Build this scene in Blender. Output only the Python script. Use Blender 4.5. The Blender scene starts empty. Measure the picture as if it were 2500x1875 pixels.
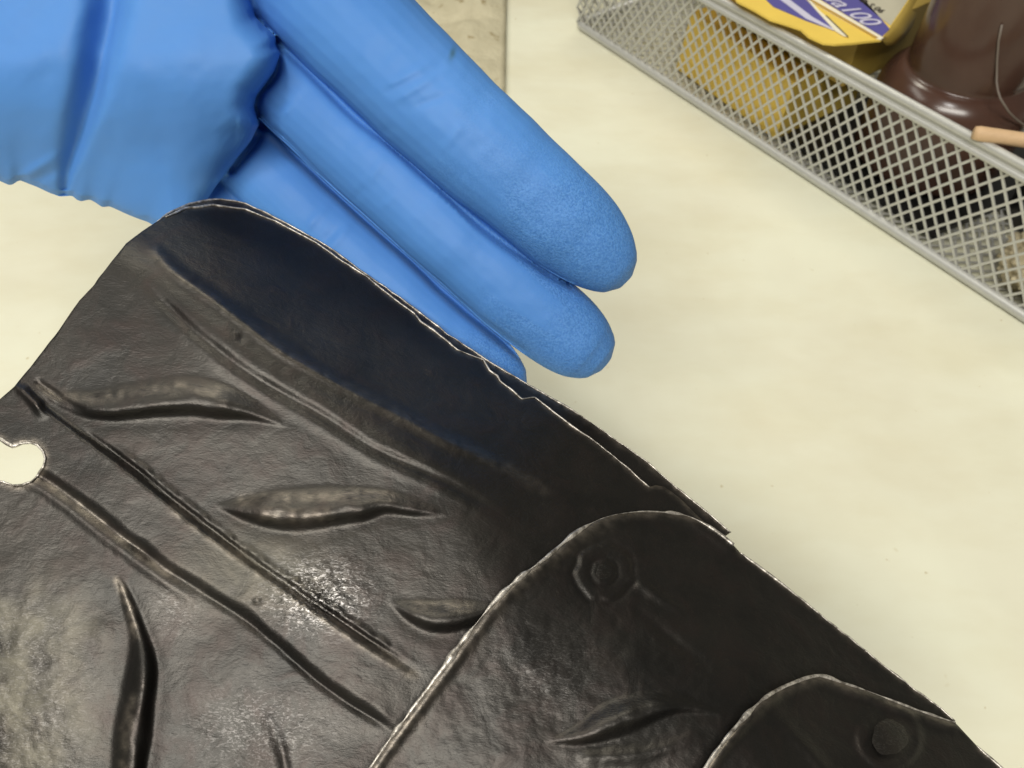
import bpy, bmesh, math, random
import numpy as np
from mathutils import Vector
from mathutils.geometry import delaunay_2d_cdt

random.seed(4); RNG = np.random.default_rng(11)
SC = bpy.context.scene
COL = SC.collection

# ------------------------------------------------------------------ camera
TH = math.radians(38); F = 1876.0
H = 0.36 * math.cos(TH)
FW = np.array([0, math.sin(TH), -math.cos(TH)])
UP = np.array([0, math.cos(TH), math.sin(TH)])
RT = np.array([1.0, 0, 0]); CAM = np.array([0, 0, H])
cd = bpy.data.cameras.new('camera'); co = bpy.data.objects.new('camera', cd); COL.objects.link(co)
co.location = CAM; co.rotation_euler = (TH, 0, 0)
cd.sensor_width = 36; cd.lens = 36 * F / 2500; cd.clip_start = 0.01; cd.clip_end = 50
cd.dof.use_dof = True; cd.dof.focus_distance = 0.150; cd.dof.aperture_fstop = 38
SC.camera = co

# ------------------------------------------------------------------ light
W = bpy.data.worlds.new("World"); SC.world = W; W.use_nodes = True
bg = W.node_tree.nodes['Background']; bg.inputs[0].default_value = (1, .96, .86, 1); bg.inputs[1].default_value = 0.09
SC.view_settings.view_transform = 'Standard'; SC.view_settings.look = 'None'
SC.view_settings.exposure = 0; SC.view_settings.gamma = 1

def area(name, loc, aim, sx, sy, power, col):
    l = bpy.data.lights.new(name, 'AREA'); l.shape = 'RECTANGLE'; l.size = sx; l.size_y = sy
    l.energy = power; l.color = col
    o = bpy.data.objects.new(name, l); COL.objects.link(o); o.location = loc
    o.rotation_euler = (Vector(aim) - Vector(loc)).to_track_quat('-Z', 'Y').to_euler()
    return o
area('ceiling_lamp', (-0.30, -0.86, 1.52), (-.05, 0.08, .12), 1.2, 0.36, 26, (1, .965, .885))
area('ceiling_lamp', (-0.21, -0.38, 1.69), (-.034, .054, .155), 0.26, 0.12, 5, (1, .98, .94))  # small unseen lamp added for a hot spot and sparkle on the armour
area('ceiling_lamp', (-0.12, 1.15, 1.55), (0.1, 0.3, 0), 0.9, 0.25, 10, (1, .95, .80))
area('ceiling_lamp', (-1.0, 0.55, 1.35), (0, 0.15, .1), 0.9, 0.3, 4, (1, .96, .86))

# ------------------------------------------------------------------ helpers
def P(px, py, d):
    return CAM + d * (FW + RT * ((px - 1250) / F) - UP * ((py - 937.5) / F))
def PV(px, py, d):
    px = np.asarray(px, float); py = np.asarray(py, float); d = np.asarray(d, float)
    return CAM + d[:, None] * (FW + np.outer((px - 1250) / F, RT) - np.outer((py - 937.5) / F, UP))
def proj(p):
    q = np.asarray(p) - CAM; d = q @ FW
    return 1250 + F * (q @ RT) / d, 937.5 - F * (q @ UP) / d, d
def PZ(px, py, z):
    r = FW + RT * ((px - 1250) / F) - UP * ((py - 937.5) / F)
    return CAM + r * (z - H) / r[2]
def sstep(a, b, x):
    t = np.clip((np.asarray(x, float) - a) / (b - a), 0, 1); return t * t * (3 - 2 * t)

_T = RNG.random((256, 256))
def vnoise(x, y):
    xi = np.floor(x).astype(int); yi = np.floor(y).astype(int); fx = x - xi; fy = y - yi
    fx = fx * fx * (3 - 2 * fx); fy = fy * fy * (3 - 2 * fy)
    g = lambda i, j: _T[i & 255, j & 255]
    a = g(xi, yi) * (1 - fx) + g(xi + 1, yi) * fx; b = g(xi, yi + 1) * (1 - fx) + g(xi + 1, yi + 1) * fx
    return (a * (1 - fy) + b * fy) * 2 - 1
def fbm(x, y, o=4):
    s = 0; a = 1
    for k in range(o):
        s = s + a * vnoise(x * 2**k + 17.3 * k, y * 2**k + 5.1 * k); a *= .5
    return s

def mesh_obj(name, verts, faces, mat, parent=None, smooth=True, attrs=None):
    m = bpy.data.meshes.new(name); m.from_pydata([tuple(v) for v in verts], [], [tuple(int(i) for i in f) for f in faces]); m.validate()
    if smooth: m.polygons.foreach_set('use_smooth', [True] * len(m.polygons))
    for k, v in (attrs or {}).items():
        a = m.attributes.new(k, 'FLOAT', 'POINT'); a.data.foreach_set('value', np.asarray(v, np.float32))
    if mat: m.materials.append(mat)
    o = bpy.data.objects.new(name, m); COL.objects.link(o)
    if parent: o.parent = parent
    return o
def tag(o, label, cat, group=None, kind=None):
    o['label'] = label
    if cat: o['category'] = cat
    if group: o['group'] = group
    if kind: o['kind'] = kind
    return o
def empty(name, loc=(0, 0, 0)):
    o = bpy.data.objects.new(name, None); COL.objects.link(o); o.location = loc; o.empty_display_size = .02
    return o
def adopt(root):
    """children are modelled in world space: cancel the root's offset"""
    from mathutils import Matrix
    inv = Matrix.Translation(root.location).inverted()
    for c in root.children: c.matrix_parent_inverse = inv

def polyline(pts, step):
    """resample with Catmull-Rom, keep values in all columns"""
    p = np.asarray(pts, float); out = []
    for i in range(len(p) - 1):
        p0 = p[max(i - 1, 0)]; p1 = p[i]; p2 = p[i + 1]; p3 = p[min(i + 2, len(p) - 1)]
        n = max(1, int(np.linalg.norm((p2 - p1)[:2]) / step))
        for k in range(n):
            t = k / n
            out.append(.5 * (2 * p1 + (p2 - p0) * t + (2 * p0 - 5 * p1 + 4 * p2 - p3) * t * t + (3 * p1 - p0 - 3 * p2 + p3) * t**3))
    out.append(p[-1]); return np.array(out)
def linear(pts, step):
    p = np.asarray(pts, float); out = []
    for i in range(len(p) - 1):
        n = max(1, int(np.linalg.norm((p[i + 1] - p[i])[:2]) / step))
        for k in range(n): out.append(p[i] + (p[i + 1] - p[i]) * k / n)
    out.append(p[-1]); return np.array(out)

def seg_field(U, V, pts):
    """pts (n,k): x,y,extra...; distance, signed side (+ = right of travel, y down) and interpolated extras at nearest point"""
    p = np.asarray(pts, float); best = np.full(len(U), 1e9); side = np.zeros(len(U)); ext = np.zeros((len(U), p.shape[1] - 2))
    for i in range(len(p) - 1):
        a = p[i, :2]; b = p[i + 1, :2]; ab = b - a; L2 = ab @ ab
        if L2 == 0: continue
        t = np.clip(((U - a[0]) * ab[0] + (V - a[1]) * ab[1]) / L2, 0, 1)
        dx = U - a[0] - t * ab[0]; dy = V - a[1] - t * ab[1]; d = np.hypot(dx, dy)
        m = d < best
        best[m] = d[m]; side[m] = np.sign(ab[0] * dy[m] - ab[1] * dx[m])
        if ext.shape[1]: ext[m] = p[i, 2:] + t[m, None] * (p[i + 1, 2:] - p[i, 2:])
    return best, side, ext
def inside(U, V, poly):
    p = np.asarray(poly); r = np.zeros(len(U), bool)
    x1 = p[:, 0]; y1 = p[:, 1]; x2 = np.roll(x1, -1); y2 = np.roll(y1, -1)
    for a, b, c, d in zip(x1, y1, x2, y2):
        if b == d: continue
        m = ((b > V) != (d > V)) & (U < (c - a) * (V - b) / (d - b) + a); r ^= m
    return r

def tube(path, radii, n=8, cap=True):
    """swept tube in world space -> verts, faces"""
    path = np.asarray(path, float); radii = np.broadcast_to(np.asarray(radii, float), (len(path),))
    V = []; Fc = []; up = None
    for i, p in enumerate(path):
        t = path[min(i + 1, len(path) - 1)] - path[max(i - 1, 0)]; t = t / (np.linalg.norm(t) + 1e-12)
        if up is None:
            up = np.cross(t, [0, 0, 1.0])
            if np.linalg.norm(up) < .1: up = np.cross(t, [1.0, 0, 0])
        up = up - t * (up @ t); up /= np.linalg.norm(up); w = np.cross(t, up)
        for k in range(n):
            a = 2 * math.pi * k / n; V.append(p + radii[i] * (up * math.cos(a) + w * math.sin(a)))
    for i in range(len(path) - 1):
        for k in range(n):
            Fc.append((i * n + k, i * n + (k + 1) % n, (i + 1) * n + (k + 1) % n, (i + 1) * n + k))
    if cap:
        Fc.append(tuple(range(n))[::-1]); Fc.append(tuple((len(path) - 1) * n + k for k in range(n)))
    return V, Fc
class MB:
    def __init__(s): s.v = []; s.f = []
    def add(s, V, Fc):
        o = len(s.v); s.v += [tuple(x) for x in V]; s.f += [tuple(i + o for i in f) for f in Fc]; return s
    def build(s, name, mat, parent=None, smooth=True): return mesh_obj(name, s.v, s.f, mat, parent, smooth)
def bar(a, b, wv, tv):
    """box from a to b with half width vector wv and half thickness vector tv"""
    a, b, wv, tv = map(lambda q: np.asarray(q, float), (a, b, wv, tv))
    V = [q + i * wv + j * tv for q in (a, b) for i, j in ((-1, -1), (1, -1), (1, 1), (-1, 1))]
    return V, [(0, 1, 2, 3)[::-1], (4, 5, 6, 7), (0, 1, 5, 4), (1, 2, 6, 5), (2, 3, 7, 6), (3, 0, 4, 7)]
def bevel(o, w, seg=2):
    b = o.modifiers.new('bevel', 'BEVEL'); b.width = w; b.segments = seg; b.limit_method = 'ANGLE'; return o

# ------------------------------------------------------------------ materials
class NT:
    def __init__(s, name):
        s.m = bpy.data.materials.new(name); s.m.use_nodes = True; s.t = s.m.node_tree; s.n = s.t.nodes
        s.b = s.n['Principled BSDF']
    def new(s, typ, **kw):
        n = s.n.new(typ)
        for k, v in kw.items():
            if hasattr(n, k) and k not in n.inputs: setattr(n, k, v)
            else: n.inputs[k].default_value = v
        return n
    def link(s, a, b): s.t.links.new(a, b)
    def coord(s): return s.new('ShaderNodeTexCoord').outputs['Object']
    def noise(s, scale, detail=4, rough=.55, vec=None, dist=0):
        n = s.new('ShaderNodeTexNoise'); n.inputs['Scale'].default_value = scale; n.inputs['Detail'].default_value = detail
        n.inputs['Roughness'].default_value = rough; n.inputs['Distortion'].default_value = dist
        s.link(vec or s.coord(), n.inputs['Vector']); return n.outputs['Fac']
    def ramp(s, fac, stops):
        r = s.new('ShaderNodeValToRGB'); e = r.color_ramp.elements
        while len(e) < len(stops): e.new(.5)
        for q, (p, c) in zip(e, stops): q.position = p; q.color = c if len(c) == 4 else (*c, 1)
        s.link(fac, r.inputs['Fac']); return r.outputs['Color']
    def mix(s, fac, a, b, typ='MIX'):
        m = s.new('ShaderNodeMix', data_type='RGBA', blend_type=typ)
        for k, v in ((0, fac), (6, a), (7, b)):
            if isinstance(v, (int, float)): m.inputs[k].default_value = v
            elif isinstance(v, tuple): m.inputs[k].default_value = v if len(v) == 4 else (*v, 1)
            else: s.link(v, m.inputs[k])
        return m.outputs[2]
    def math(s, op, a, b=0.0):
        m = s.new('ShaderNodeMath', operation=op)
        for k, v in ((0, a), (1, b)):
            if isinstance(v, (int, float)): m.inputs[k].default_value = v
            else: s.link(v, m.inputs[k])
        return m.outputs[0]
    def attr(s, name): return s.new('ShaderNodeAttribute', attribute_name=name).outputs['Fac']
    def bump(s, hgt, dist, strength=1.0, normal=None):
        b = s.new('ShaderNodeBump'); b.inputs['Distance'].default_value = dist
        if isinstance(strength, (int, float)): b.inputs['Strength'].default_value = strength
        else: s.link(strength, b.inputs['Strength'])
        s.link(hgt, b.inputs['Height'])
        if normal: s.link(normal, b.inputs['Normal'])
        return b.outputs['Normal']
    def set(s, **kw):
        for k, v in kw.items():
            k = k.replace('_', ' ')
            if isinstance(v, (int, float)): s.b.inputs[k].default_value = v
            elif isinstance(v, tuple): s.b.inputs[k].default_value = v if (len(v) == 4 or 'Radius' in k) else (*v, 1)
            else: s.link(v, s.b.inputs[k])
        return s.m

def m_table():
    t = NT('painted_table'); c = t.mix(t.ramp(t.noise(7, 4, .6), [(.35, (0, 0, 0)), (.65, (1, 1, 1))]), (.745, .725, .575), (.80, .80, .640))
    sp = t.ramp(t.noise(230, 2, .5), [(.0, (1, 1, 1)), (.74, (1, 1, 1)), (.80, (.72, .64, .5))])
    c = t.mix(1.0, c, sp, 'MULTIPLY')
    mp = t.new('ShaderNodeMapping'); mp.inputs['Rotation'].default_value = (0, 0, .95); mp.inputs['Scale'].default_value = (1, 2.4, 1); t.link(t.coord(), mp.inputs['Vector'])
    sm = t.ramp(t.noise(11, 5, .6, mp.outputs[0]), [(.34, (.945, .925, .885)), (.58, (1, 1, 1))]); c = t.mix(1.0, c, sm, 'MULTIPLY')
    s2 = t.ramp(t.noise(75, 2, .5), [(.0, (1, 1, 1)), (.755, (1, 1, 1)), (.80, (.80, .74, .62))]); c = t.mix(1.0, c, s2, 'MULTIPLY')
    return t.set(Base_Color=c, Roughness=t.mix(t.noise(30), (.38,) * 3, (.55,) * 3), Normal=t.bump(t.noise(14, 3), .004, .5))
def m_paper():
    t = NT('tan_paper'); c = t.mix(t.noise(45, 5), (.40, .36, .24), (.66, .61, .44))
    sp = t.ramp(t.noise(120, 3), [(0, (1, 1, 1)), (.63, (1, 1, 1)), (.75, (.55, .47, .34))]); c = t.mix(1.0, c, sp, 'MULTIPLY')
    return t.set(Base_Color=c, Roughness=.75, Normal=t.bump(t.noise(160, 4), .0012))
def m_metal():
    t = NT('blackened_metal'); co_ = t.coord()
    mp = t.new('ShaderNodeMapping'); mp.inputs['Rotation'].default_value = (0, 0, .62); mp.inputs['Scale'].default_value = (1, 2.6, 1.6); t.link(co_, mp.inputs['Vector'])
    n1 = t.noise(55, 6, .6); n2 = t.noise(420, 5, .65, mp.outputs[0]); n3 = t.noise(1500, 3, .6, mp.outputs[0]); n4 = t.noise(160, 4, .6, None, .6)
    c = t.mix(t.ramp(n1, [(.3, (0, 0, 0)), (.7, (1, 1, 1))]), (.042, .041, .039), (.070, .065, .059))
    c = t.mix(t.ramp(n4, [(.45, (0, 0, 0)), (.75, (.55, .55, .55))]), c, (.066, .050, .046))
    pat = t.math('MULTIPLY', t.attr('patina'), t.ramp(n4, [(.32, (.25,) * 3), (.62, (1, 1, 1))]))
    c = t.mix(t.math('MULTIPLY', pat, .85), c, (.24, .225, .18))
    wr = t.math('MULTIPLY', t.attr('wear_glint'), t.ramp(n2, [(.3, (.35,) * 3), (.6, (1,) * 3)]))
    c = t.mix(wr, c, (.46, .40, .33))  # bare edge wear plus crest highlights painted into the colour
    c = t.mix(t.math('MULTIPLY', t.attr('rust'), .7), c, (.20, .12, .095))
    ck = t.attr('crackle_glint')
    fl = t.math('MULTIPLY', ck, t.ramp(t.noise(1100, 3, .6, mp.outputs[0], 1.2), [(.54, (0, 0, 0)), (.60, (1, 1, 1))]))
    c = t.mix(fl, c, (.42, .40, .39))  # pale flecks: metal sparkle painted into the colour
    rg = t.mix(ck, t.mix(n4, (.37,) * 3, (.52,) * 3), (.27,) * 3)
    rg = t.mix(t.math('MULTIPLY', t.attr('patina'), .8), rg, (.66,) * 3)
    n5 = t.noise(900, 4, .6, mp.outputs[0], .8)
    nb = t.bump(n2, .0005, .16); nb = t.bump(n3, .00018, .25, nb); nb = t.bump(n4, .0008, .28, nb); nb = t.bump(n5, .0006, t.math('MULTIPLY', ck, .25), nb)
    return t.set(Base_Color=c, Metallic=.92, Roughness=rg, Normal=nb, Specular_IOR_Level=.5)
def m_bare():
    t = NT('worn_bare_metal'); n = t.noise(700, 3, .6)
    return t.set(Base_Color=t.mix(t.ramp(n, [(.35, (0, 0, 0)), (.65, (1, 1, 1))]), (.20, .18, .155), (.78, .73, .66)), Metallic=.6, Roughness=.38, Normal=t.bump(n, .0003, .8))
def m_glove():
    t = NT('blue_nitrile'); n = t.noise(28, 3)
    c = t.mix(n, (.074, .235, .60), (.094, .27, .65))
    c = t.mix(t.attr('stain'), c, (.05, .13, .17))
    g = t.noise(2100, 3, .65); g2 = t.noise(900, 3)
    nb = t.bump(g, .0004, t.math('MULTIPLY', t.attr('grip'), .6)); nb = t.bump(g2, .0005, t.math('ADD', t.math('MULTIPLY', t.attr('grip'), .2), .03), nb)
    sp = t.mix(t.attr('grip'), c, t.mix(t.ramp(g, [(.40, (0, 0, 0)), (.60, (1, 1, 1))]), (.050, .175, .48), (.125, .32, .70)))
    return t.set(Base_Color=t.mix(.55, c, sp), Roughness=.56, Normal=nb, Subsurface_Weight=.12, Subsurface_Radius=(.001, .002, .004), Subsurface_Scale=1.0, Specular_IOR_Level=.3)
def m_simple(name, col, rough=.5, metal=0.0, var=.12, scale=80, bump=0.0, **kw):
    t = NT(name); n = t.noise(scale, 4)
    c = t.mix(n, tuple(x * (1 - var) for x in col), tuple(min(1, x * (1 + var)) for x in col))
    args = dict(Base_Color=c, Roughness=rough, Metallic=metal); args.update(kw)
    if bump: args['Normal'] = t.bump(t.noise(scale * 6, 3), bump, .6)
    return t.set(**args)
M = dict(table=m_table(), paper=m_paper(), metal=m_metal(), bare=m_bare(), glove=m_glove(),
         wire=m_simple('silver_wire', (.52, .52, .49), .42, .35, .1, 200),
         yellow=m_simple('yellow_card', (.84, .60, .11), .5, 0, .1, 60, .0002),
         yellow_dk=m_simple('shaded_ochre_card', (.36, .25, .05), .6, 0, .15, 60, .0002),
         purple=m_simple('purple_ink', (.10, .09, .32), .5), cream=m_simple('cream_ink', (.86, .80, .62), .5),
         greyp=m_simple('grey_ink', (.50, .47, .36), .6), gold=m_simple('gold_ink', (.50, .30, .05), .5), ink=m_simple('dark_ink', (.07, .06, .05), .6),
         lilac=m_simple('lilac_ink', (.62, .60, .74), .5),
         amber=m_simple('amber_glass', (.075, .038, .027), .22, 0, .35, 30, 0, Coat_Weight=.15, Coat_Roughness=.18),
         black=m_simple('black_plastic', (.012, .012, .012), .4), wood=m_simple('birch_wood', (.62, .42, .24), .6, 0, .15, 150, .0003),
         thread=m_simple('dull_wire', (.20, .165, .135), .5),
         fibre=m_simple('beige_fibre', (.62, .54, .36), .9, 0, .2, 250, .001))

# ------------------------------------------------------------------ table
V, Fc = bar((-1.2, .3, -.016), (1.6, .3, -.016), (0, 1.3, 0), (0, 0, .016))
o = mesh_obj('table_top', V, Fc, M['table'], smooth=False); o['kind'] = 'structure'
o['label'] = 'cream painted work table top with faint stains'

# tan crumpled paper behind the hand: right edge seen as a straight upright line
A0 = PZ(1237, -20, .003); A1 = PZ(1231, 330, .003); ev = (A1 - A0) / np.linalg.norm(A1 - A0); wv = np.array([ev[1], -ev[0], 0]); wv = -wv if wv[0] > 0 else wv
L = .42; Wd = .22; n1, n2 = 90, 60; st = A1 + ev * -.40
vs = []; fs = []
for i in range(n1 + 1):
    for j in range(n2 + 1):
        q = st + ev * (L * i / n1 * .97) + wv * (Wd * j / n2)
        x, y = q[0] * 26, q[1] * 26
        crum = abs(vnoise(np.array([x]), np.array([y]))[0]) * .7 + abs(vnoise(np.array([x * 2.3 + 9]), np.array([y * 2.3]))[0]) * .35
        vs.append(q + np.array([0, 0, .0015 + .017 * crum * min(1, j / 6)]))
for i in range(n1):
    for j in range(n2): a = i * (n2 + 1) + j; fs.append((a, a + 1, a + n2 + 2, a + n2 + 1))
o = mesh_obj('crumpled_paper', vs, fs, M['paper']); o.modifiers.new('thickness', 'SOLIDIFY').thickness = .0004
tag(o, 'crumpled tan paper sheet with dark spots lying behind the gloved fingers', 'paper')

# ------------------------------------------------------------------ wire basket
BA = np.array([0.04740052, 0.55488984, 0.0]); BE = np.array([0.57883111, -0.81544745, 0.0]); BN = np.array([0.81544745, 0.57883111, 0.0]); BZ = np.array([0, 0, 1.0])
def BP(e, n, z): return BA + BE * e + BN * n + BZ * z
LB, WB, HB, FL = .43, .15, .072, .0045
basket = empty('wire_basket', tuple(BP(LB / 2, WB / 2, 0)))
tag(basket, 'silver wire mesh basket standing on the table behind the fingers', 'basket')
def rounded(e0, e1, n0, n1, z, r=.008, k=6):
    out = []
    for (ce, cn, a0) in ((e0 + r, n0 + r, 180), (e1 - r, n0 + r, 270), (e1 - r, n1 - r, 0), (e0 + r, n1 - r, 90)):
        for i in range(k + 1):
            a = math.radians(a0 + 90 * i / k); out.append(BP(ce + r * math.cos(a), cn + r * math.sin(a), z))
    return out + out[:1]
tb = MB(); tb.add(*tube(rounded(0, LB, 0, WB, .0032), .0030, 10)); tb.build('base_rail', M['wire'], basket)
# rim: folded flat strip with rounded lips
rm = MB()
rm.add(*tube(rounded(-FL, LB + FL, -FL, WB + FL, HB), .0022, 8))
rm.add(*tube(rounded(-FL - .0008, LB + FL + .0008, -FL - .0008, WB + FL + .0008, HB - .0048), .0018, 8))
ring1 = rounded(-FL - .0006, LB + FL + .0006, -FL - .0006, WB + FL + .0006, HB); ring2 = rounded(-FL - .0012, LB + FL + .0012, -FL - .0012, WB + FL + .0012, HB - .005)
k = len(ring1); rm.add(ring1 + ring2, [(i, i + 1, k + i + 1, k + i) for i in range(k - 1)])
rm.build('rim', M['wire'], basket)
def lattice(o00, du, dv, lu, lv, cw, ch, name, sw=.00062, st_=.00035):
    """diamond mesh on the parallelogram o00 + du*u + dv*v"""
    mb = MB(); nrm = np.cross(du, dv); nrm /= np.linalg.norm(nrm); sl = cw / ch
    for sgn in (1, -1):
        c = -lv * sl if sgn > 0 else 0
        c = math.floor(c / cw) * cw
        while c < lu + lv * sl:
            pts = []
            # u = c + sgn*sl*v
            v0, v1 = 0, lv
            if sgn > 0: v0 = max(v0, -c / sl); v1 = min(v1, (lu - c) / sl)
            else: v0 = max(v0, (c - lu) / sl); v1 = min(v1, c / sl)
            if v1 - v0 > .001:
                n = max(1, int((v1 - v0) / ch))
                a = o00 + du * (c + sgn * sl * v0) + dv * v0; b = o00 + du * (c + sgn * sl * v1) + dv * v1
                d = b - a; d /= np.linalg.norm(d); w = np.cross(nrm, d)
                jit = nrm * (.00015 * sgn)
                mb.add(*bar(a + jit, b + jit, w * sw, nrm * st_))
            c += cw
    o = mb.build(name, M['wire'], basket, smooth=False); o['kind'] = 'stuff'; return o
slope = (BN * -FL + BZ * (HB - .004)); hv = np.linalg.norm(slope); slope = slope / hv
lattice(BP(0, .0, .004), BE, slope, LB, hv, .0080, .0106, 'mesh_panel')
sl2 = (BN * FL + BZ * (HB - .004)); sl2 /= hv
lattice(BP(0, WB, .004), BE, sl2, LB, hv, .0080, .0106, 'mesh_panel')
sl3 = (BE * -FL + BZ * (HB - .004)); sl3 /= hv
lattice(BP(0, 0, .004), BN, sl3, WB, hv, .0080, .0106, 'mesh_panel')
sl4 = (BE * FL + BZ * (HB - .004)); sl4 /= hv
lattice(BP(LB, 0, .004), BN, sl4, WB, hv, .0080, .0106, 'mesh_panel')
lattice(BP(0, 0, .0035), BE, BN, LB, WB, .0080, .0106, 'mesh_panel')
adopt(basket)

def boxmesh(name, pts8, mat, parent, bev=.0006):
    o = mesh_obj(name, pts8, [(0, 3, 2, 1), (4, 5, 6, 7), (0, 1, 5, 4), (1, 2, 6, 5), (2, 3, 7, 6), (3, 0, 4, 7)], mat, parent, smooth=False)
    return bevel(o, bev)
# lower yellow carton seen through the mesh
c1 = empty('yellow_carton', tuple(BP(.138, .05, .006)))
boxmesh('body', [BP(.0907, .0135, .005), BP(.1856, .0075, .005), BP(.190, .075, .005), BP(.095, .08, .005),
                 BP(.0907, .0185, .0425), BP(.1856, .010, .0415), BP(.190, .075, .0415), BP(.095, .08, .0425)], M['yellow'], c1)
mbx = MB(); mbx.add(*bar(BP(.0915, .045, .0428), BP(.189, .042, .0421), BN * .0006, BZ * .0005)); mbx.build('lid_seam', M['yellow_dk'], c1, False)
adopt(c1); tag(c1, 'plain yellow carton inside the basket, seen through the mesh', 'box')
# upper carton: body colour darkened to paint its shade, printed lid hanging over the rim
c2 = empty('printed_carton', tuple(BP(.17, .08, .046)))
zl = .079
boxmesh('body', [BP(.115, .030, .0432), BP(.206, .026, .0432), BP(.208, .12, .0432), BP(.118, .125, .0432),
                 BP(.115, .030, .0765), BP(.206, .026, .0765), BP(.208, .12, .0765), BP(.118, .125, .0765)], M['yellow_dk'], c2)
lid_out = [(1790, -12), (1800, 2), (1840, 22), (1880, 46), (1920, 58), (1955, 70), (1975, 88), (2010, 104), (2040, 107), (2085, 104), (2128, 99), (2152, 97)]
back = [(2262, -60), (2200, -150), (1700, -240), (1650, -120)]
def plate(name, outline, z, th, mat, parent):
    n = len(outline); top = [PZ(x, y, z) for x, y in outline]; bot = [p - np.array([0, 0, th]) for p in top]
    f = [tuple(range(n))[::-1], tuple(n + i for i in range(n))] + [(i, (i + 1) % n, n + (i + 1) % n, n + i) for i in range(n)]
    o = mesh_obj(name, top + bot, f, mat, parent, smooth=False)
    bmx = bmesh.new(); bmx.from_mesh(o.data); bmesh.ops.recalc_face_normals(bmx, faces=bmx.faces); bmx.to_mesh(o.data); bmx.free()
    return o
plate('lid', lid_out + back, zl, .0012, M['yellow'], c2)
# rounded crushed end flap of the lid
ef = [(2152, 97), (2165, 112), (2185, 110), (2212, 86), (2246, 40), (2275, -20), (2262, -60)]
n = len(ef); V = []; Fc = []
prof = [(0, 0.0), (.35, -.0015), (.75, -.006), (1.0, -.014)]
ins = [(2152, 97), (2153, 96), (2162, 84), (2180, 58), (2206, 18), (2230, -22), (2250, -55)]
for (x, y), (x2, y2) in zip(ef, ins):
    for t, dz in prof:
        V.append(PZ(x2 + (x - x2) * t, y2 + (y - y2) * t, zl + dz))
for i in range(n - 1):
    for j in range(3): Fc.append((i * 4 + j, i * 4 + j + 1, (i + 1) * 4 + j + 1, (i + 1) * 4 + j))
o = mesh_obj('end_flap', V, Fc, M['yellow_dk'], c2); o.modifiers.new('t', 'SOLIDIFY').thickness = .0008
def decal(name, pts, mat, lift=.0003): return plate(name, pts, zl + lift, .0002, mat, c2)
decal('printed_band', [(1955, -60), (2060, -60), (2172, 70), (2154, 89), (2140, 80), (1990, -10)], M['purple'])
decal('printed_panel', [(2062, -60), (2235, -60), (2230, -20), (2174, 62), (2150, 44), (2088, -8)], M['greyp'])
decal('printed_stripe', [(1900, -40), (1935, -40), (2158, 92), (2150, 97), (2140, 94)], M['cream'])
decal('printed_stripe', [(1905, -40), (1916, -40), (2144, 91), (2138, 92)], M['gold'], .0006)
decal('printed_arrow', [(1840, -30), (1940, -30), (1990, 22), (2042, 76), (1968, 50), (1888, 16)], M['purple'])
decal('printed_arrow', [(1866, -30), (1890, -30), (1985, 42), (2034, 70), (2036, 74), (1968, 45)], M['lilac'], .0006)
decal('printed_arrow', [(1938, -40), (1946, -40), (1997, 22), (2072, 90), (2060, 88), (2040, 76), (1990, 22)], M['cream'], .0006)
decal('printed_line', [(2016, 38), (2018, 37), (2072, 89), (2070, 90)], M['ink'], .0009)
def lettering(text, p0, p1, size, z, mat, parent, shear=0.0):
    cu = bpy.data.curves.new('lettering', 'FONT'); cu.body = text; cu.size = size; cu.extrude = .0001; cu.shear = shear; cu.space_character = .95
    t = bpy.data.objects.new('lettering_tmp', cu); COL.objects.link(t)
    dg = bpy.context.evaluated_depsgraph_get(); me = bpy.data.meshes.new_from_object(t.evaluated_get(dg)); bpy.data.objects.remove(t)
    a = PZ(*p0, z); b = PZ(*p1, z); x = (b - a) / np.linalg.norm(b - a); y = np.cross([0, 0, 1], x)
    co = np.empty(len(me.vertices) * 3); me.vertices.foreach_get('co', co); co = co.reshape(-1, 3)
    w = a + np.outer(co[:, 0], x) + np.outer(co[:, 1], y) + np.outer(co[:, 2], [0, 0, 1])
    me.vertices.foreach_set('co', w.ravel()); me.materials.clear(); me.materials.append(mat); me.name = 'lettering'
    o = bpy.data.objects.new('lettering', me); COL.objects.link(o); o.parent = parent; return o
lettering('wa100', (1993, -14), (2146, 84), .0155, zl + .0007, M['lilac'], c2, .3)
lettering('R-S 06', (2098, 2), (2172, 44), .0062, zl + .0007, M['ink'], c2)
adopt(c2); tag(c2, 'yellow carton with purple arrow print and crushed lid lying over the basket rim', 'box')

# amber jar
mv = []
for e_, n_ in ((.188, .011), (.300, .009), (.297, .012), (.304, .060), (.330, .140), (.190, .142)): mv.append((e_, n_))
k6 = len(mv)
o = mesh_obj('filler_mat', [BP(e_, n_, z) for z in (.0046, .0078) for e_, n_ in mv], [tuple(range(k6))[::-1], tuple(k6 + i for i in range(k6))] + [(i, (i + 1) % k6, k6 + (i + 1) % k6, k6 + i) for i in range(k6)], M['black'], smooth=False)
tag(o, 'thin black filler mat added on the basket floor beneath the amber jar as dark contents', 'mat')  # filler added to darken the basket interior behind the mesh
jc = BP(.252, .060, .0040); jar = empty('amber_jar', tuple(jc + [0, 0, .004]))
def lathe(prof, seg=72):
    V = []; Fc = []
    for r, z in prof:
        for k in range(seg): a = 2 * math.pi * k / seg; V.append(jc + np.array([r * math.cos(a), r * math.sin(a), z]))
    for i in range(len(prof) - 1):
        for k in range(seg): Fc.append((i * seg + k, i * seg + (k + 1) % seg, (i + 1) * seg + (k + 1) % seg, (i + 1) * seg + k))
    Fc.append(tuple(range(seg))[::-1]); Fc.append(tuple((len(prof) - 1) * seg + k for k in range(seg)))
    return V, Fc
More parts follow.
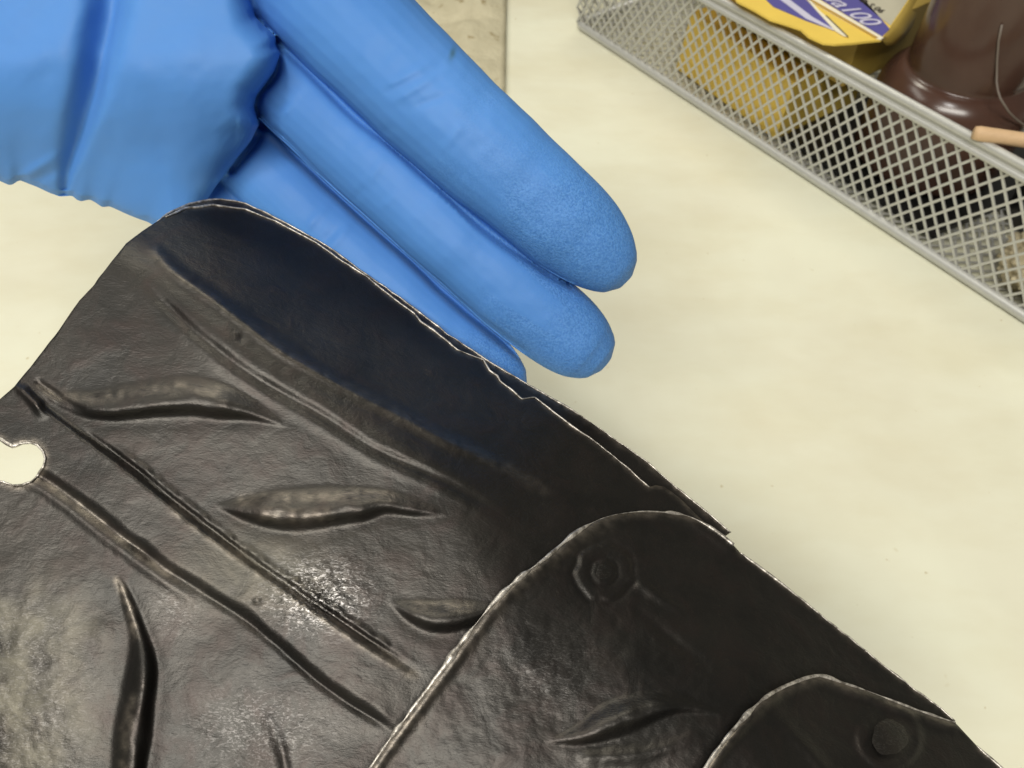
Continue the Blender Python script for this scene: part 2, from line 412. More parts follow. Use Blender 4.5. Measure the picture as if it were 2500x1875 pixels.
mesh_obj('body', *lathe([(.036, .0045), (.0395, .007), (.041, .012), (.041, .044), (.0402, .050), (.0375, .0555), (.034, .059), (.0318, .0605), (.0306, .0605), (.0300, .0618), (.0306, .064),
                         (.0308, .070), (.0306, .118), (.0300, .1215), (.029, .123)]), M['amber'], jar)
mesh_obj('lid', *lathe([(.0298, .1232), (.0325, .1235), (.0325, .1375), (.0315, .139), (.02, .1395)], 64), M['black'], jar)
adopt(jar); tag(jar, 'dark amber glass jar with a stepped shoulder standing in the basket', 'jar')

def ray_cyl(px, py, r):
    d = FW + RT * ((px - 1250) / F) - UP * ((py - 937.5) / F); o_ = CAM - jc
    A_ = d[0]**2 + d[1]**2; B_ = o_[0] * d[0] + o_[1] * d[1]; C_ = o_[0]**2 + o_[1]**2 - r * r
    return CAM + d * ((-B_ - math.sqrt(max(B_ * B_ - A_ * C_, 0))) / A_)
wp = polyline([tuple(ray_cyl(x, y, r)) for x, y, r in ((2446, 60, .0318), (2438, 100, .0318), (2434, 150, .0318), (2433, 200, .0330), (2442, 240, .0420), (2462, 272, .0425), (2500, 305, .0425), (2560, 330, .0425))], .004)
o = mesh_obj('thin_wire', *tube(wp, .0005, 8), M['thread']); tag(o, 'thin curved wire hanging down the front of the amber jar', 'wire')
# wooden stick on the rim
a = PZ(2378, 324, .0765); b = PZ(2760, 380, .0765)
ns = 30; pts = [a + (b - a) * i / ns for i in range(ns + 1)]
o = mesh_obj('wooden_stick', *tube(pts, [.0033 if 0 < i else .0029 for i in range(ns + 1)], 14), M['wood']); tag(o, 'pale round wooden stick resting across the basket rim', 'stick')
# dark filler canister added deeper in the basket, beige wad in the near corner
def blob(name, c, r, mat, amp, seed):
    bm = bmesh.new(); bmesh.ops.create_icosphere(bm, subdivisions=5, radius=1)
    for v in bm.verts:
        p = np.array(v.co); q = p * 3 + seed
        nz = vnoise(np.array([q[0] + q[2]]), np.array([q[1] - q[2] * .7]))[0] + .5 * vnoise(np.array([q[0] * 3 + q[2] * 2]), np.array([q[1] * 3]))[0] + .25 * vnoise(np.array([q[0] * 9 + q[2] * 5]), np.array([q[1] * 9]))[0]
        s = 1 + amp * nz; v.co = Vector(tuple(c + p * np.array(r) * s))
    m = bpy.data.meshes.new(name); bm.to_mesh(m); bm.free(); m.materials.append(mat)
    for pl in m.polygons: pl.use_smooth = True
    o = bpy.data.objects.new(name, m); COL.objects.link(o); return o
wc = BP(.351, .024, .0145)
tag(blob('fibre_wad', wc, (.022, .022, .011), M['fibre'], .30, 2.0), 'beige fibre wad in the near right corner of the basket', 'wad')
vv = []
for r, z in ((.024, .0045), (.025, .0055), (.025, .050), (.0235, .051)): vv.append((r, z))
jc_keep = jc; jc = BP(.328, .076, .0)
o = mesh_obj('filler_canister', *lathe(vv, 48), M['black']); tag(o, 'black filler canister added behind the amber jar for unidentified dark contents', 'canister'); jc = jc_keep

# ------------------------------------------------------------------ embossed armour piece
EU = np.array([.808, .590])
def base(U, V):
    d = U * .590 - V * .808; s = U * .808 + V * .590
    k = 28 + 62 * sstep(1500, 2100, s)
    x = (d + 300) / k
    sp = np.where(x > 30, x, np.log1p(np.exp(np.minimum(x, 30)))) * k
    q = np.clip(d + 1500, 0, 1250)
    z = .144 + 8.1e-5 * (.14 / 2400 * (q * q - 1200**2) + 1.15 * sp + .20 * (937 - np.minimum(V, 2100))) + .003
    return z + .0009 * fbm(U / 420, V / 420, 2)
def ridge(U, V, pts, hgt, under=.55, groove=.25):
    """leaf shaped repousse ridge: columns x,y,half width"""
    d, s, e = seg_field(U, V, polyline(pts, 18)); hw = np.maximum(e[:, 0], 1)
    x = d / (hw * .85) * np.where(s > 0, 1 + .16 * vnoise(U / 90 + 3, V / 90), 1)
    prof = np.where(s > 0, sstep(1.35, .15, x), sstep(1.9, .0, x))
    h = hgt * prof * np.clip(hw / 28, 0, 1.15)**1.5 * (1 + .12 * vnoise(U / 34, V / 34))
    g = np.where(s > 0, np.exp(-((d - hw * 1.3) / (hw * .35 + 8))**2), 0) * hgt * groove * .4 * np.clip(hw / 22, 0, 1)
    return h - g
def crest(U, V, pts, hgt, w):
    d, s, e = seg_field(U, V, polyline(pts, 25)); sc = e[:, 0] if e.shape[1] else 1
    return hgt * sc * np.exp(-(d / w)**2)
RIB_UP = [(40, 940), (94, 988), (200, 1068), (325, 1160), (420, 1238), (508, 1306), (610, 1382), (712, 1453), (811, 1520), (900, 1580), (1010, 1650)]
RIB_LO = [(-40, 1110), (60, 1125), (118, 1151), (183, 1196), (260, 1257), (346, 1322), (407, 1367), (488, 1420), (590, 1485), (692, 1564), (773, 1638), (881, 1715), (980, 1775), (1080, 1850)]
CR_UP = [(380, 615), (414, 654), (499, 714), (598, 788), (698, 863), (847, 947), (946, 997), (1096, 1077), (1245, 1146), (1330, 1200)]
CR_LO = [(330, 660), (399, 728), (529, 843), (648, 927), (797, 1012), (922, 1091), (1046, 1146), (1145, 1196), (1280, 1290)]
def heightA(U, V):
    h = .00010 * fbm(U / 95, V / 95, 3) + .00002 * fbm(U / 16, V / 16, 2)
    h += ridge(U, V, [(70, 925, 4), (100, 955, 8), (151, 978, 16), (228, 995, 28), (325, 990, 36), (447, 976, 40), (540, 986, 34), (620, 1008, 20), (690, 1038, 5)], .0017)
    h += ridge(U, V, [(535, 1235, 6), (600, 1246, 24), (690, 1252, 40), (790, 1248, 42), (870, 1238, 34), (940, 1230, 24), (1010, 1244, 18), (1085, 1256, 4)], .0017)
    h += ridge(U, V, [(955, 1470, 5), (1010, 1497, 24), (1070, 1512, 32), (1130, 1505, 30), (1185, 1492, 16)], .0014)
    h += ridge(U, V, [(318, 2000, 32), (322, 1870, 34), (330, 1780, 36), (344, 1700, 34), (350, 1620, 28), (338, 1545, 17), (315, 1475, 13), (292, 1412, 5)], .0019, .6)
    h += .0004 * crest(U, V, [(700, 1900, 1), (690, 1840, 1), (660, 1760, .3)], 1, 12)
    du, su, _ = seg_field(U, V, polyline(RIB_UP, 25)); dl, sl_, _ = seg_field(U, V, polyline(RIB_LO, 25))
    lim = sstep(1040, 860, U)
    band = sstep(-10, 8, du * su) * sstep(24, -12, dl * sl_ + 4 * vnoise(U / 60, V / 60 + 9))       # between the two lines
    h += .0012 * band * lim
    wob = 1 + .75 * vnoise(U / 48, V / 48)
    h -= lim * wob * (.0008 * np.exp(-((du * su + 16) / 6)**2) * sstep(150, 320, U) + .0004 * np.exp(-((dl * sl_ - 18) / 8)**2) * sstep(40, 120, U))
    h += lim * (.0004 * np.exp(-((du * su + 28) / 8)**2) * sstep(250, 360, U) * (1 + vnoise(U / 20, V / 20)) + .0005 * np.exp(-((dl * sl_ - 46) / 14)**2) * sstep(520, 380, U))
    h += .0003 * crest(U, V, [(x, y, 1) for x, y in RIB_UP], 1, 7) * lim * (1 + .6 * vnoise(U / 25, V / 25))
    dc, sc_, _ = seg_field(U, V, polyline(CR_UP, 30)); d2, s2, _ = seg_field(U, V, polyline(CR_LO, 30))
    f = sstep(330, 450, U) * sstep(1300, 1050, U)
    h += f * (.0011 * np.exp(-((dc * sc_) / 16)**2) + .0006 * sstep(-20, 8, dc * sc_) * sstep(14, -8, d2 * s2) - .00045 * np.exp(-((d2 * s2 - 4) / 13)**2) * (1 + .5 * vnoise(U / 60, V / 60)) + .0003 * np.exp(-((d2 * s2 - 32) / 14)**2))
    # small buckles by the left tip
    h += .0012 * crest(U, V, [(60, 950, 1), (90, 985, 1.2), (100, 1010, .4)], 1, 12) - .0010 * crest(U, V, [(95, 935, .5), (150, 975, 1), (200, 1000, .4)], 1, 9)
    # crackled patch and pitted corner
    pk = np.exp(-(((U - 770) / 90)**2 + ((V - 1450) / 60)**2)); h += .00022 * pk * fbm(U / 11, V / 11, 2)
    pk = sstep(330, 60, U) * sstep(1350, 1550, V); h += .00007 * pk * fbm(U / 24, V / 24, 3)
    for (x, y, r, a) in ((628, 1466, 8, -.0004), (590, 826, 9, -.0003), (250, 1540, 26, .0003)):
        h += a * np.exp(-((U - x)**2 + (V - y)**2) / r**2)
    return h
def rivet_h(U, V, x, y, ro, ri, a=1.0):
    r = np.hypot(U - x, V - y)
    ang = np.arctan2(V - y, U - x); rr = r * (1 + .035 * np.cos(ang * 7 + 1) + .02 * np.cos(ang * 11))
    return a * 1.3 * (.00028 * sstep(ro + 4, ro - 8, rr) - .0002 * np.exp(-((rr - ro - 6) / 6)**2) + .0002 * sstep(ri + 4, ri - 4, rr) - .0002 * np.exp(-((rr - ri - 5) / 5)**2))
def heightB(U, V):
    h = .00012 * fbm(U / 80 + 40, V / 80, 4) + .00004 * fbm(U / 16, V / 16, 2)
    h += ridge(U, V, [(1335, 1812, 4), (1420, 1796, 22), (1490, 1766, 36), (1560, 1742, 36), (1640, 1722, 26), (1700, 1728, 15), (1770, 1748, 4)], .0015, .7)
    h += .0008 * crest(U, V, [(1550, 1415, .4), (1600, 1450, 1), (1660, 1490, .3)], 1, 12) - .0006 * crest(U, V, [(1560, 1490, .3), (1640, 1560, 1), (1720, 1620, .3)], 1, 14)
    h += .0005 * crest(U, V, [(1440, 1850, 1), (1580, 1840, 1), (1700, 1800, .5)], 1, 18)
    h += rivet_h(U, V, 1475, 1396, 69, 29)
    return h
def heightC(U, V):
    h = .0001 * fbm(U / 90 + 80, V / 90, 4) + .00003 * fbm(U / 16, V / 16, 2)
    h += .0014 * np.exp(-((np.hypot(U - 2172, V - 1800)) / 34)**2) + .0005 * sstep(84, 66, np.hypot(U - 2172, V - 1800)) + .0003 * np.exp(-((np.hypot(U - 2172, V - 1800) - 76) / 10)**2)
    h += .0006 * crest(U, V, [(1900, 1750, .5), (1990, 1850, 1), (2100, 1990, 1)], 1, 18)
    return h

A_FREE = [(-420, 1420), (-200, 1130), (-60, 1015), (0, 975), (36, 943), (72, 899), (145, 805), (195, 733), (231, 693), (275, 635), (307, 595), (362, 553), (398, 532), (452, 509), (519, 501), (598, 510), (673, 540),
          (772, 592), (840, 640), (897, 677), (960, 728), (1011, 766), (1028, 786), (1061, 808), (1116, 853), (1180, 878), (1196, 905), (1215, 917), (1222, 930), (1275, 973), (1305, 969), (1334, 992), (1400, 1042), (1384 + 77, 1084), (1538, 1146), (1565, 1172), (1586, 1189),
          (1600, 1184), (1622, 1188), (1661, 1217), (1703, 1259), (1745, 1300)]
A_REST = [(1600, 1420), (1440, 1480), (1340, 1560), (1200, 1720), (1090, 1900), (1000, 2150), (820, 2500), (200, 2700), (-350, 2400)]
A_OUT = [(384, 541), (420, 516), (462, 498), (506, 490), (542, 486), (600, 496), (650, 520), (698, 544), (797, 599), (897, 671), (1006, 748), (1096, 818), (1195, 883), (1295, 942), (1400, 1002), (1480, 1057), (1576, 1125), (1653, 1192), (1730, 1253), (1784, 1300)]
B_EDGE = [(700, 2250), (800, 2050), (904, 1875), (983, 1763), (1085, 1627), (1187, 1492), (1266, 1413), (1333, 1362), (1401, 1305), (1469, 1266), (1548, 1250), (1639, 1252), (1695, 1266), (1752, 1300), (1790, 1330)]
B_FREE = [(1808, 1350), (1900, 1418), (1978, 1480), (2060, 1546), (2147, 1616), (2240, 1688), (2300, 1732), (2331, 1760)]
C_EDGE = [(1560, 2150), (1640, 2010), (1722, 1875), (1775, 1800), (1840, 1728), (1881, 1695), (1935, 1668), (1999, 1650), (2060, 1668), (2129, 1691), (2230, 1730), (2332, 1764)]
C_FREE = [(2385, 1821), (2446, 1875), (2540, 1980), (2620, 2080)]
HOLE = [(-52, 1066), (0, 1072), (30, 1089), (53, 1083), (75, 1080), (93, 1086), (105, 1102), (109, 1120), (105, 1140), (93, 1161), (75, 1176), (53, 1184), (30, 1185), (0, 1175), (-30, 1165), (-48, 1140), (-58, 1100)]

def rough_line(pts, amp, step=7, seed=0):
    l = linear(pts, step); l = l.copy(); s = np.arange(len(l))
    w = np.ones(len(l)); w[0] = w[-1] = 0
    l[:, 0] += w * amp * vnoise(s / 3.4 + seed, s * 0.0 + 3.3); l[:, 1] += w * amp * vnoise(s / 3.4 + seed + 50, s * 0.0 + 8.3)
    return l
def sheet(name, outline, hfun, off, thick, parent, hole=None, step=6.5, wear_glint_paths=()):
    """curved sheet with embossing, real thickness and a free-form outline"""
    ol = np.asarray(outline)
    xs = np.arange(ol[:, 0].min(), ol[:, 0].max(), step); ys = np.arange(ol[:, 1].min(), ol[:, 1].max(), step * .866)
    X, Y = np.meshgrid(xs, ys); X[1::2] += step / 2
    U = X.ravel(); V = Y.ravel()
    far = (U < -40) | (U > 2540) | (V > 1915)
    keep = ~far | (((np.floor((U - xs[0]) / step).astype(int) % 4) == 0) & ((np.floor((V - ys[0]) / (step * .866)).astype(int) % 4) == 0))
    U, V = U[keep], V[keep]; m = inside(U, V, ol)
    if hole is not None: m &= ~inside(U, V, hole)
    U, V = U[m], V[m]
    d, _, _ = seg_field(U, V, np.vstack([ol, ol[:1]])); m = d > step * .55; U, V = U[m], V[m]
    if hole is not None:
        d, _, _ = seg_field(U, V, np.vstack([hole, hole[:1]])); m = d > step * .5; U, V = U[m], V[m]
    n = len(ol); pts = [Vector(p) for p in ol]; edges = [(i, (i + 1) % n) for i in range(n)]
    if hole is not None:
        k = len(hole); pts += [Vector(p) for p in hole]; edges += [(n + i, n + (i + 1) % k) for i in range(k)]
    pts += [Vector((float(a), float(b))) for a, b in zip(U, V)]
    vo, eo, fo, *_ = delaunay_2d_cdt(pts, edges, [], 1, 1e-4)
    uv = np.array([tuple(v) for v in vo]); fo = np.array([f for f in fo if len(f) == 3])
    if hole is not None:
        c = uv[fo].mean(1); fo = fo[~inside(c[:, 0], c[:, 1], hole)]
    U, V = uv[:, 0], uv[:, 1]
    h = hfun(U, V); z = base(U, V) - off - h
    front = PV(U, V, z); back = PV(U, V, z + thick); N = len(uv)
    p0, p1, p2 = front[fo[:, 0]], front[fo[:, 1]], front[fo[:, 2]]
    nn = np.cross(p1 - p0, p2 - p0); flip = np.einsum('ij,ij->i', nn, CAM - p0) < 0
    fo[flip] = fo[flip][:, ::-1]
    from collections import Counter
    ec = Counter()
    for f in fo.tolist():
        for i in range(3): ec[(f[i], f[(i + 1) % 3])] += 1
    bd = [(a, b) for (a, b) in ec if (b, a) not in ec]
    faces = fo.tolist() + (fo[:, ::-1] + N).tolist() + [(b, a, a + N, b + N) for a, b in bd]
    wear_glint = np.zeros(N)
    for pth, w_, a_ in wear_glint_paths:
        dd, _, _ = seg_field(U, V, np.asarray(pth, float)); wear_glint = np.maximum(wear_glint, a_ * np.exp(-(dd / w_)**2) * (.6 + .5 * vnoise(U / 14, V / 14)))
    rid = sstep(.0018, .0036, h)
    wear_glint = np.clip(np.maximum(wear_glint, .10 * rid), 0, 1); rust = np.clip(rid * .5 * (.6 + .6 * vnoise(U / 60, V / 60)), 0, 1)
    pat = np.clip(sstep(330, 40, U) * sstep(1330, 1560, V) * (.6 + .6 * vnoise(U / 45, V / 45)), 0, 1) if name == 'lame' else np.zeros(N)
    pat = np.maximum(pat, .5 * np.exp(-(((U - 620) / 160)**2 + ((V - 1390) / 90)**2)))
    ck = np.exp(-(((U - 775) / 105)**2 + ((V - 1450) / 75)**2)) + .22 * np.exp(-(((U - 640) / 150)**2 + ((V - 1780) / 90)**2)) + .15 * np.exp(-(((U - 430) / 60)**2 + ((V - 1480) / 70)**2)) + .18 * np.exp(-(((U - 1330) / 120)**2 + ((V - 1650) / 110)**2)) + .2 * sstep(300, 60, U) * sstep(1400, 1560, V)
    att = {k: np.concatenate([v, v]) for k, v in dict(wear_glint=wear_glint, rust=rust, patina=pat, crackle_glint=np.clip(ck, 0, 1)).items()}
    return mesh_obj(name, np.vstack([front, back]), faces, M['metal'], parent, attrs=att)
def edge_bead(pts2, off, hfun, r, parent, name='worn_edge', jit=.5, mat='bare'):
    l = np.asarray(pts2); U, V = l[:, 0], l[:, 1]
    p = PV(U, V, base(U, V) - off - (hfun(U, V) if hfun else 0)); s = np.arange(len(l))
    rr = np.asarray(r) * np.clip(1 + jit * vnoise(s / 4.5 + 7, s * 0. + 1.5) + jit * 1.0 * vnoise(s / 13., s * 0. + 4.5), .12, 2)
    return mesh_obj(name, *tube(p, rr, 7), M[mat], parent)

arm = empty('armour_piece', tuple(P(900, 1400, .155)))
tag(arm, 'dark embossed metal armour of three riveted overlapping plates in front of the glove', 'armour')
afree = rough_line(A_FREE, 1.3); arest = polyline(A_REST, 30); hole = rough_line(HOLE + HOLE[:1], 1.5, 5, 9)[:-1]
lipA = [p for p in A_FREE if p[0] > 440]
la = sheet('lame', np.vstack([afree, arest]), heightA, 0, .0008, arm, hole,
           wear_glint_paths=[(lipA, 7, .55), (HOLE, 10, .8), (RIB_UP[4:], 11, .55), (CR_UP, 14, .22), ([(x, y + 30) for x, y in RIB_LO[2:7]], 13, .4), ([(289, 1418), (317, 1483), (330, 1552)], 9, .9), ([(325, 1707), (305, 1788), (301, 1870)], 12, .6), ([(590, 1222), (731, 1214), (898, 1208), (960, 1216)], 13, .4), ([(100, 950), (151, 968), (228, 974), (325, 958), (447, 942), (540, 958)], 12, .4), ([(1020, 1480), (1150, 1482)], 12, .4), ([(640, 1258), (800, 1258)], 16, .35)])  # lip and hole paths are real wear; crest paths are painted highlights
edge_bead(afree[(afree[:, 0] > 400) & (afree[:, 0] < 1590)], .0001, heightA, .00019, la, jit=.45)
edge_bead(np.vstack([hole, hole[:1]]), .0001, heightA, .00022, la, 'hole_lip', .7)
# backing sheet whose edge shows beyond the torn inner lip
outl = rough_line(A_OUT, 1.2, 7, 20); inn = linear([(1740, 1330), (1600, 1260), (1480, 1170), (1300, 1040), (1180, 950), (1000, 830), (800, 680), (640, 590), (480, 590), (400, 590)], 20)
bk = sheet('backing_sheet', np.vstack([outl, inn]), lambda U, V: .00012 * fbm(U / 25, V / 25, 3), -.0024, .0008, arm, step=8, wear_glint_paths=[(A_OUT, 9, .75)])
edge_bead(outl, -.0024, None, .00019, bk, jit=.45)
# second plate
bedge = polyline(B_EDGE, 7); bfree = rough_line(B_FREE, 1.2, 7, 31); 
def hB(U, V):
    d, s, _ = seg_field(U, V, bedge)
    return heightB(U, V) + .0007 * np.exp(-((d - 12) / 14)**2)
bout = np.vstack([bedge, bfree, polyline([(2300, 1850), (2150, 1850), (1990, 1960), (1800, 2300), (1300, 2560), (900, 2520), (740, 2400)], 30)])
lb = sheet('lame', bout, hB, .0022, .0010, arm, wear_glint_paths=[(B_EDGE[1:10], 26, .6), (B_EDGE[1:13], 12, .6), (B_FREE, 7, .6)])
edge_bead(bedge[8:], .0022, hB, .00040, lb, jit=.8)
edge_bead(bfree, .0022, hB, .00020, lb, jit=.6)
# third plate
cedge = polyline(C_EDGE, 7); cfree = rough_line(C_FREE, 1.0, 7, 41)
def hC(U, V):
    d, s, _ = seg_field(U, V, cedge)
    return heightC(U, V) + .0008 * np.exp(-((d - 12) / 13)**2)
lc = sheet('lame', np.vstack([cedge, cfree, polyline([(2610, 2220), (2460, 2440), (2100, 2600), (1700, 2540), (1530, 2340)], 30)]), hC, .0044, .0010, arm, wear_glint_paths=[(C_EDGE, 15, .7), (C_FREE, 8, .6)])
edge_bead(cedge, .0044, hC, .00042 * (1 - .45 * sstep(1950, 2060, cedge[:, 0])), lc, jit=.6)
edge_bead(cfree, .0044, hC, .00020, lc, jit=.5)
def rivet(parent, x, y, rad_px, hfun, off, dome):
    V = []; Fc = []; rings = [(1.0, 0), (.92, .22), (.78, .52), (.58, .80), (.3, .96), (0.02, 1.0)]; n = 22
    for fr, hh in rings:
        for k in range(n):
            a = 2 * math.pi * k / n; wob = 1 + .05 * math.sin(3 * a + 1) + .03 * math.sin(7 * a)
            u = x + rad_px * fr * wob * math.cos(a); v = y + rad_px * fr * wob * math.sin(a)
            z = base(np.array([u]), np.array([v]))[0] - off - hfun(np.array([float(x)]), np.array([float(y)]))[0] + .0003 - dome * hh
            V.append(P(u, v, z))
    for i in range(len(rings) - 1):
        for k in range(n): Fc.append((i * n + k, i * n + (k + 1) % n, (i + 1) * n + (k + 1) % n, (i + 1) * n + k))
    Fc.append(tuple((len(rings) - 1) * n + k for k in range(n)))
    N = len(V); return mesh_obj('rivet', V, Fc, M['metal'], parent, attrs=dict(wear_glint=[.0] * N, rust=[.0] * N, patina=[.05] * N, crackle_glint=[.1] * N))
rivet(lb, 1475, 1396, 27, hB, .0022, .0004)
rivet(lc, 2172, 1800, 44, hC, .0044, .0006)
adopt(arm)

# ------------------------------------------------------------------ gloved hand
def finger(pts, flat=.92, n=28):
    """pts: px, py, depth, half width px. Closed capsule."""
    l = polyline(pts, 14)
    c = PV(l[:, 0], l[:, 1], l[:, 2]); r = np.maximum(l[:, 3], 2) * l[:, 2] / F
    V = []; Fc = []
    for i in range(len(c)):
        t = c[min(i + 1, len(c) - 1)] - c[max(i - 1, 0)]; t /= np.linalg.norm(t)
        view = c[i] - CAM; view /= np.linalg.norm(view); sx = np.cross(t, view); sx /= np.linalg.norm(sx); sy = np.cross(t, sx)
        for k in range(n):
            a = 2 * math.pi * k / n; V.append(c[i] + r[i] * (sx * math.cos(a) + flat * sy * math.sin(a)))
    for i in range(len(c) - 1):
        for k in range(n): Fc.append((i * n + k, i * n + (k + 1) % n, (i + 1) * n + (k + 1) % n, (i + 1) * n + k))
    Fc.append(tuple(range(n))[::-1]); Fc.append(tuple((len(c) - 1) * n + k for k in range(n)))
    return V, Fc
hb = MB()
INDEX = [(560, -230, .177, 120), (660, -120, .176, 145), (776, -21, .174, 150), (975, 175, .169, 145), (1155, 345, .167, 135), (1338, 506, .169, 125), (1410, 570, .171, 117), (1458, 615, .172, 102), (1490, 648, .1725, 82), (1515, 675, .173, 55), (1528, 688, .173, 20)]
MIDDLE = [(520, 20, .184, 105), (640, 135, .183, 112), (737, 239, .182, 112), (902, 394, .179, 110), (1090, 563, .178, 108), (1262, 717, .180, 108), (1345, 785, .182, 105), (1400, 828, .183, 97), (1440, 858, .184, 80), (1468, 880, .184, 55), (1480, 890, .184, 20)]
RING = [(430, 225, .195, 85), (520, 305, .194, 90), (612, 389, .193, 94), (777, 544, .192, 93), (965, 713, .191, 92), (1110, 840, .192, 92), (1180, 888, .193, 84), (1222, 915, .193, 70), (1262, 940, .193, 44), (1278, 950, .193, 18)]
PINKY = [(330, 380, .196, 78), (450, 455, .197, 92), (570, 545, .199, 96), (720, 700, .202, 74), (860, 810, .203, 72), (930, 862, .203, 58), (965, 888, .203, 32), (975, 896, .203, 12)]
THUMB = [(150, -380, .168, 150), (400, -430, .160, 150), (650, -400, .154, 140), (860, -330, .152, 130), (960, -295, .152, 105), (1010, -275, .152, 60), (1022, -270, .152, 20)]
for fg in (INDEX, MIDDLE, RING, PINKY, THUMB): hb.add(*finger(fg))
PALM = [(611, 0), (622, 40), (673, 90), (671, 112), (684, 130), (669, 174), (640, 215), (626, 235), (621, 262), (634, 305), (615, 344), (561, 412), (530, 452), (506, 485), (490, 530), (430, 572), (390, 560),
        (362, 542), (307, 521), (268, 503), (250, 505), (236, 494), (221, 485), (209, 487), (199, 491), (188, 488), (177, 478), (160, 480), (145, 481), (120, 472), (90, 457), (68, 448), (47, 439), (36, 447), (25, 453), (0, 441),
        (-90, 425), (-250, 370), (-600, 250), (-1000, 60), (-1150, -300), (-900, -640), (-450, -620), (100, -560), (420, -480), (590, -300), (600, -100)]
pl = linear(PALM + PALM[:1], 10)[:-1]
g = 12.0; xs = np.arange(-1150, 690, g); ys = np.arange(-640, 580, g); X, Y = np.meshgrid(xs, ys); X[1::2] += g / 2
U = X.ravel(); V = Y.ravel(); m = inside(U, V, pl); U, V = U[m], V[m]
d, _, _ = seg_field(U, V, np.vstack([pl, pl[:1]])); m = d > 6; U, V = U[m], V[m]
n = len(pl)
vo, eo, fo, *_ = delaunay_2d_cdt([Vector(p) for p in pl] + [Vector((float(a), float(b))) for a, b in zip(U, V)], [(i, (i + 1) % n) for i in range(n)], [], 1, 1e-4)
uv = np.array([tuple(v) for v in vo]); U, V = uv[:, 0], uv[:, 1]; fo = np.array([f for f in fo if len(f) == 3])
dist, _, _ = seg_field(U, V, np.vstack([pl, pl[:1]]))
def palm_c(U, V): return .170 + .017 * sstep(120, 520, V) + .006 * sstep(200, -900, U)
Rr = 70 + 130 * sstep(560, 200, U)          # tight roll at the finger side, soft elsewhere
x = np.clip(dist / Rr, 0, 1); T = .0115 * np.sqrt(np.clip(1 - (1 - x)**2, 0, 1)) * (1 - .25 * sstep(250, 560, V))
zc = palm_c(U, V)
fr = PV(U, V, zc - T - .0002); bkp = PV(U, V, zc + T * 1.05 + .0002)
N = len(uv); p0, p1, p2 = fr[fo[:, 0]], fr[fo[:, 1]], fr[fo[:, 2]]
fl = np.einsum('ij,ij->i', np.cross(p1 - p0, p2 - p0), CAM - p0) < 0; fo[fl] = fo[fl][:, ::-1]
ec = set()
for f in fo.tolist():
    for i in range(3): ec.add((f[i], f[(i + 1) % 3]))
bd = [(a, b) for a, b in ec if (b, a) not in ec]
hb.add(np.vstack([fr, bkp]), fo.tolist() + (fo[:, ::-1] + N).tolist() + [(b, a, a + N, b + N) for a, b in bd])
tmp = mesh_obj('tmp', hb.v, hb.f, None)
r = tmp.modifiers.new('r', 'REMESH'); r.mode = 'VOXEL'; r.voxel_size = .00045; r.use_smooth_shade = True
s = tmp.modifiers.new('s', 'SMOOTH'); s.factor = .5; s.iterations = 3
dg = bpy.context.evaluated_depsgraph_get(); me = bpy.data.meshes.new_from_object(tmp.evaluated_get(dg)); bpy.data.objects.remove(tmp)
me.name = 'gloved_hand'
nv = len(me.vertices); co_ = np.empty(nv * 3); me.vertices.foreach_get('co', co_); co_ = co_.reshape(-1, 3)
no_ = np.empty(nv * 3); me.vertices.foreach_get('normal', no_); no_ = no_.reshape(-1, 3)
U, V, Dp = proj(co_)
view = CAM - co_; view /= np.linalg.norm(view, axis=1)[:, None]
face = np.clip(np.einsum('ij,ij->i', no_, view), 0, 1)
h = .00022 * fbm(U / 90, V / 90, 3)
palm_m = sstep(.0, .6, face) * (Dp < palm_c(U, V)) * inside(U, V, np.array(PALM))
FOLD = [(345, -120, 44), (318, -30, 40), (298, 60, 36), (272, 160, 32), (240, 260, 28), (205, 350, 22), (178, 420, 15), (165, 475, 10)]
d, sd, e = seg_field(U, V, polyline(FOLD, 20)); w = e[:, 0]
sg = d * sd                                    # + = left side of travel in image terms
tr = -sg                                     # + = right of the crease in the picture
hf = -.0068 * np.where(tr < -w * .8, np.exp(-((tr + w * .8) / (w * 1.5))**2), np.exp(-((tr + w * .8) / (w * .85))**2)) * np.clip(w / 30, .45, 1.2)
h = h + hf * palm_m * sstep(1100, 700, np.abs(V) + 0 * U)
def stroke(pts, a, w, mask=1):
    global h
    d, s, e = seg_field(U, V, polyline([(x, y, k) for x, y, k in pts], 12)); h = h + a * e[:, 0] * np.exp(-(d / w)**2) * mask * sstep(.1, .5, face)
stroke([(47, 439, 1), (90, 410, 1), (130, 385, .3)], .0012, 12, palm_m)
stroke([(60, 455, 1), (110, 430, .8), (150, 410, .2)], -.0009, 12, palm_m)
stroke([(690, 140, .6), (650, 205, 1), (632, 260, .7)], .0006, 10)
stroke([(0, 180, .3), (120, 120, 1), (190, 20, .6)], .0010, 45, palm_m)
stroke([(420, 60, .2), (460, 220, 1), (430, 420, .4)], .0008, 70, palm_m)
stroke([(545, 300, .2), (575, 330, 1), (600, 320, .3)], -.0014, 34, palm_m)
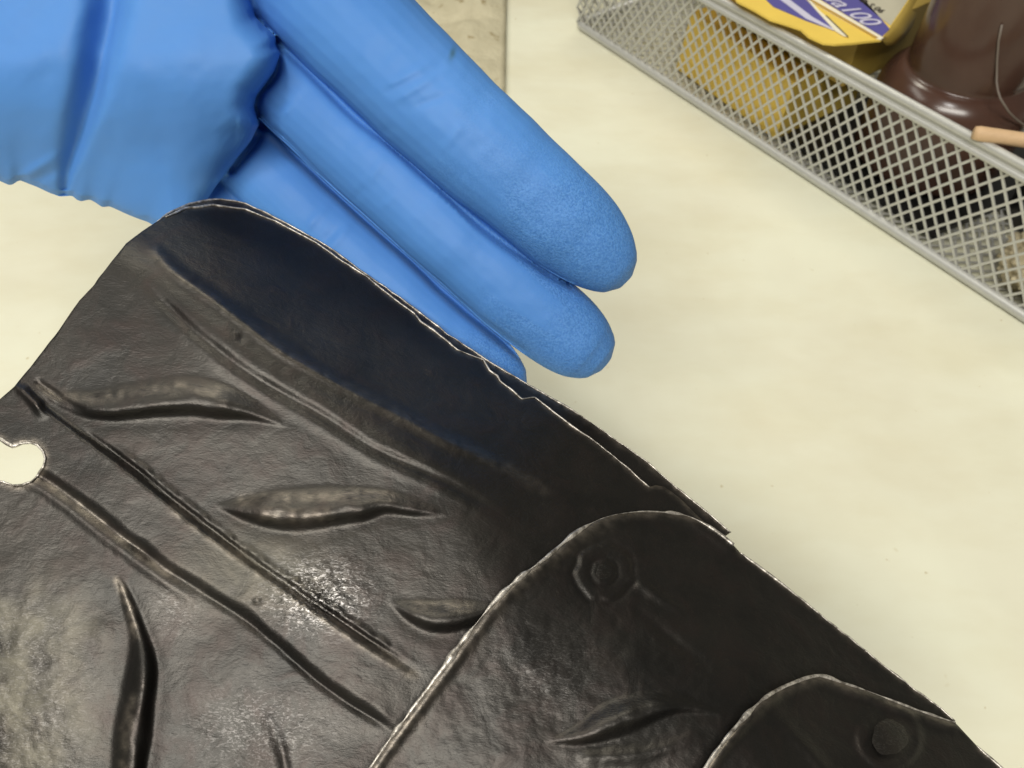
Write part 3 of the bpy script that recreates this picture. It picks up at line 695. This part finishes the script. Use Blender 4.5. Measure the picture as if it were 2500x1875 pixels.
for (x, y, dx, dy, a) in ((985, 190, 75, -45, .0005), (1000, 225, 90, -55, .0005), (1040, 250, 70, -25, -.0004), (960, 215, 60, -30, -.0004), (1110, 330, -40, 50, .0003),
                          (905, 440, 30, -50, .0005), (880, 470, 40, -50, -.0004), (940, 500, 30, -30, .0003), (760, 545, 40, -45, .0006), (800, 580, 35, -30, -.0005), (820, 590, 40, -50, .0005),
                          (930, 330, -60, 40, -.0004), (700, 270, 30, -40, .0006), (690, 260, 45, -20, -.0005)):
    stroke([(x - dx * .5, y - dy * .5, .2), (x, y, 1), (x + dx, y + dy, .2)], a * .7, 11)
GAP1 = [(614, 33), (680, 94), (788, 197), (882, 287), (976, 362), (1070, 447), (1164, 531), (1258, 602), (1352, 663), (1399, 686)]
GAP2 = [(637, 307), (670, 320), (741, 390), (835, 475), (929, 560), (1023, 644), (1117, 733), (1195, 798), (1275, 858)]
for gp, cen in ((GAP1, .1765), (GAP2, .185)):
    stroke([(x - 4, y + 5, 1) for x, y in gp], -.0032, 11, (Dp > np.interp(U, [600, 1400], [.168, .170]) if gp is GAP1 else Dp > .176))
stroke([(680, 100, .5), (676, 174, 1), (634, 225, 1), (628, 262, 1), (642, 305, 1), (622, 350, 1), (568, 415, 1)], -.003, 12, 1 - palm_m)
co_ += no_ * (.00022 * fbm(U / 120 + 31, V / 120, 2))[:, None]
co_ += view * (h * sstep(0, .35, face))[:, None]
me.vertices.foreach_set('co', co_.ravel())
def along(pts, a, b):
    d, s, e = seg_field(U, V, np.array([(p[0], p[1], i / (len(pts) - 1)) for i, p in enumerate(pts)])); return d, e[:, 0]
grip = np.zeros(nv)
for fg, a, b in ((INDEX, .34, .56), (MIDDLE, .48, .72), (RING, .45, .7)):
    d, t = along(fg, 0, 1); near = d < 150
    grip = np.maximum(grip, np.where(near, sstep(a, b, t + .06 * vnoise(U / 60, V / 60)), 0))
stain = np.exp(-(((U - 1105 - .25 * (130 - V)) / 7)**2 + ((V - 130) / 16)**2)) * .8
for k, vls in dict(grip=grip, stain=stain).items():
    a = me.attributes.new(k, 'FLOAT', 'POINT'); a.data.foreach_set('value', vls.astype(np.float32))
me.polygons.foreach_set('use_smooth', [True] * len(me.polygons)); me.materials.clear(); me.materials.append(M['glove'])
hand = bpy.data.objects.new('gloved_hand', me); COL.objects.link(hand)
tag(hand, 'left hand in a wrinkled blue nitrile glove, palm up, fingers behind the dark armour', 'hand')
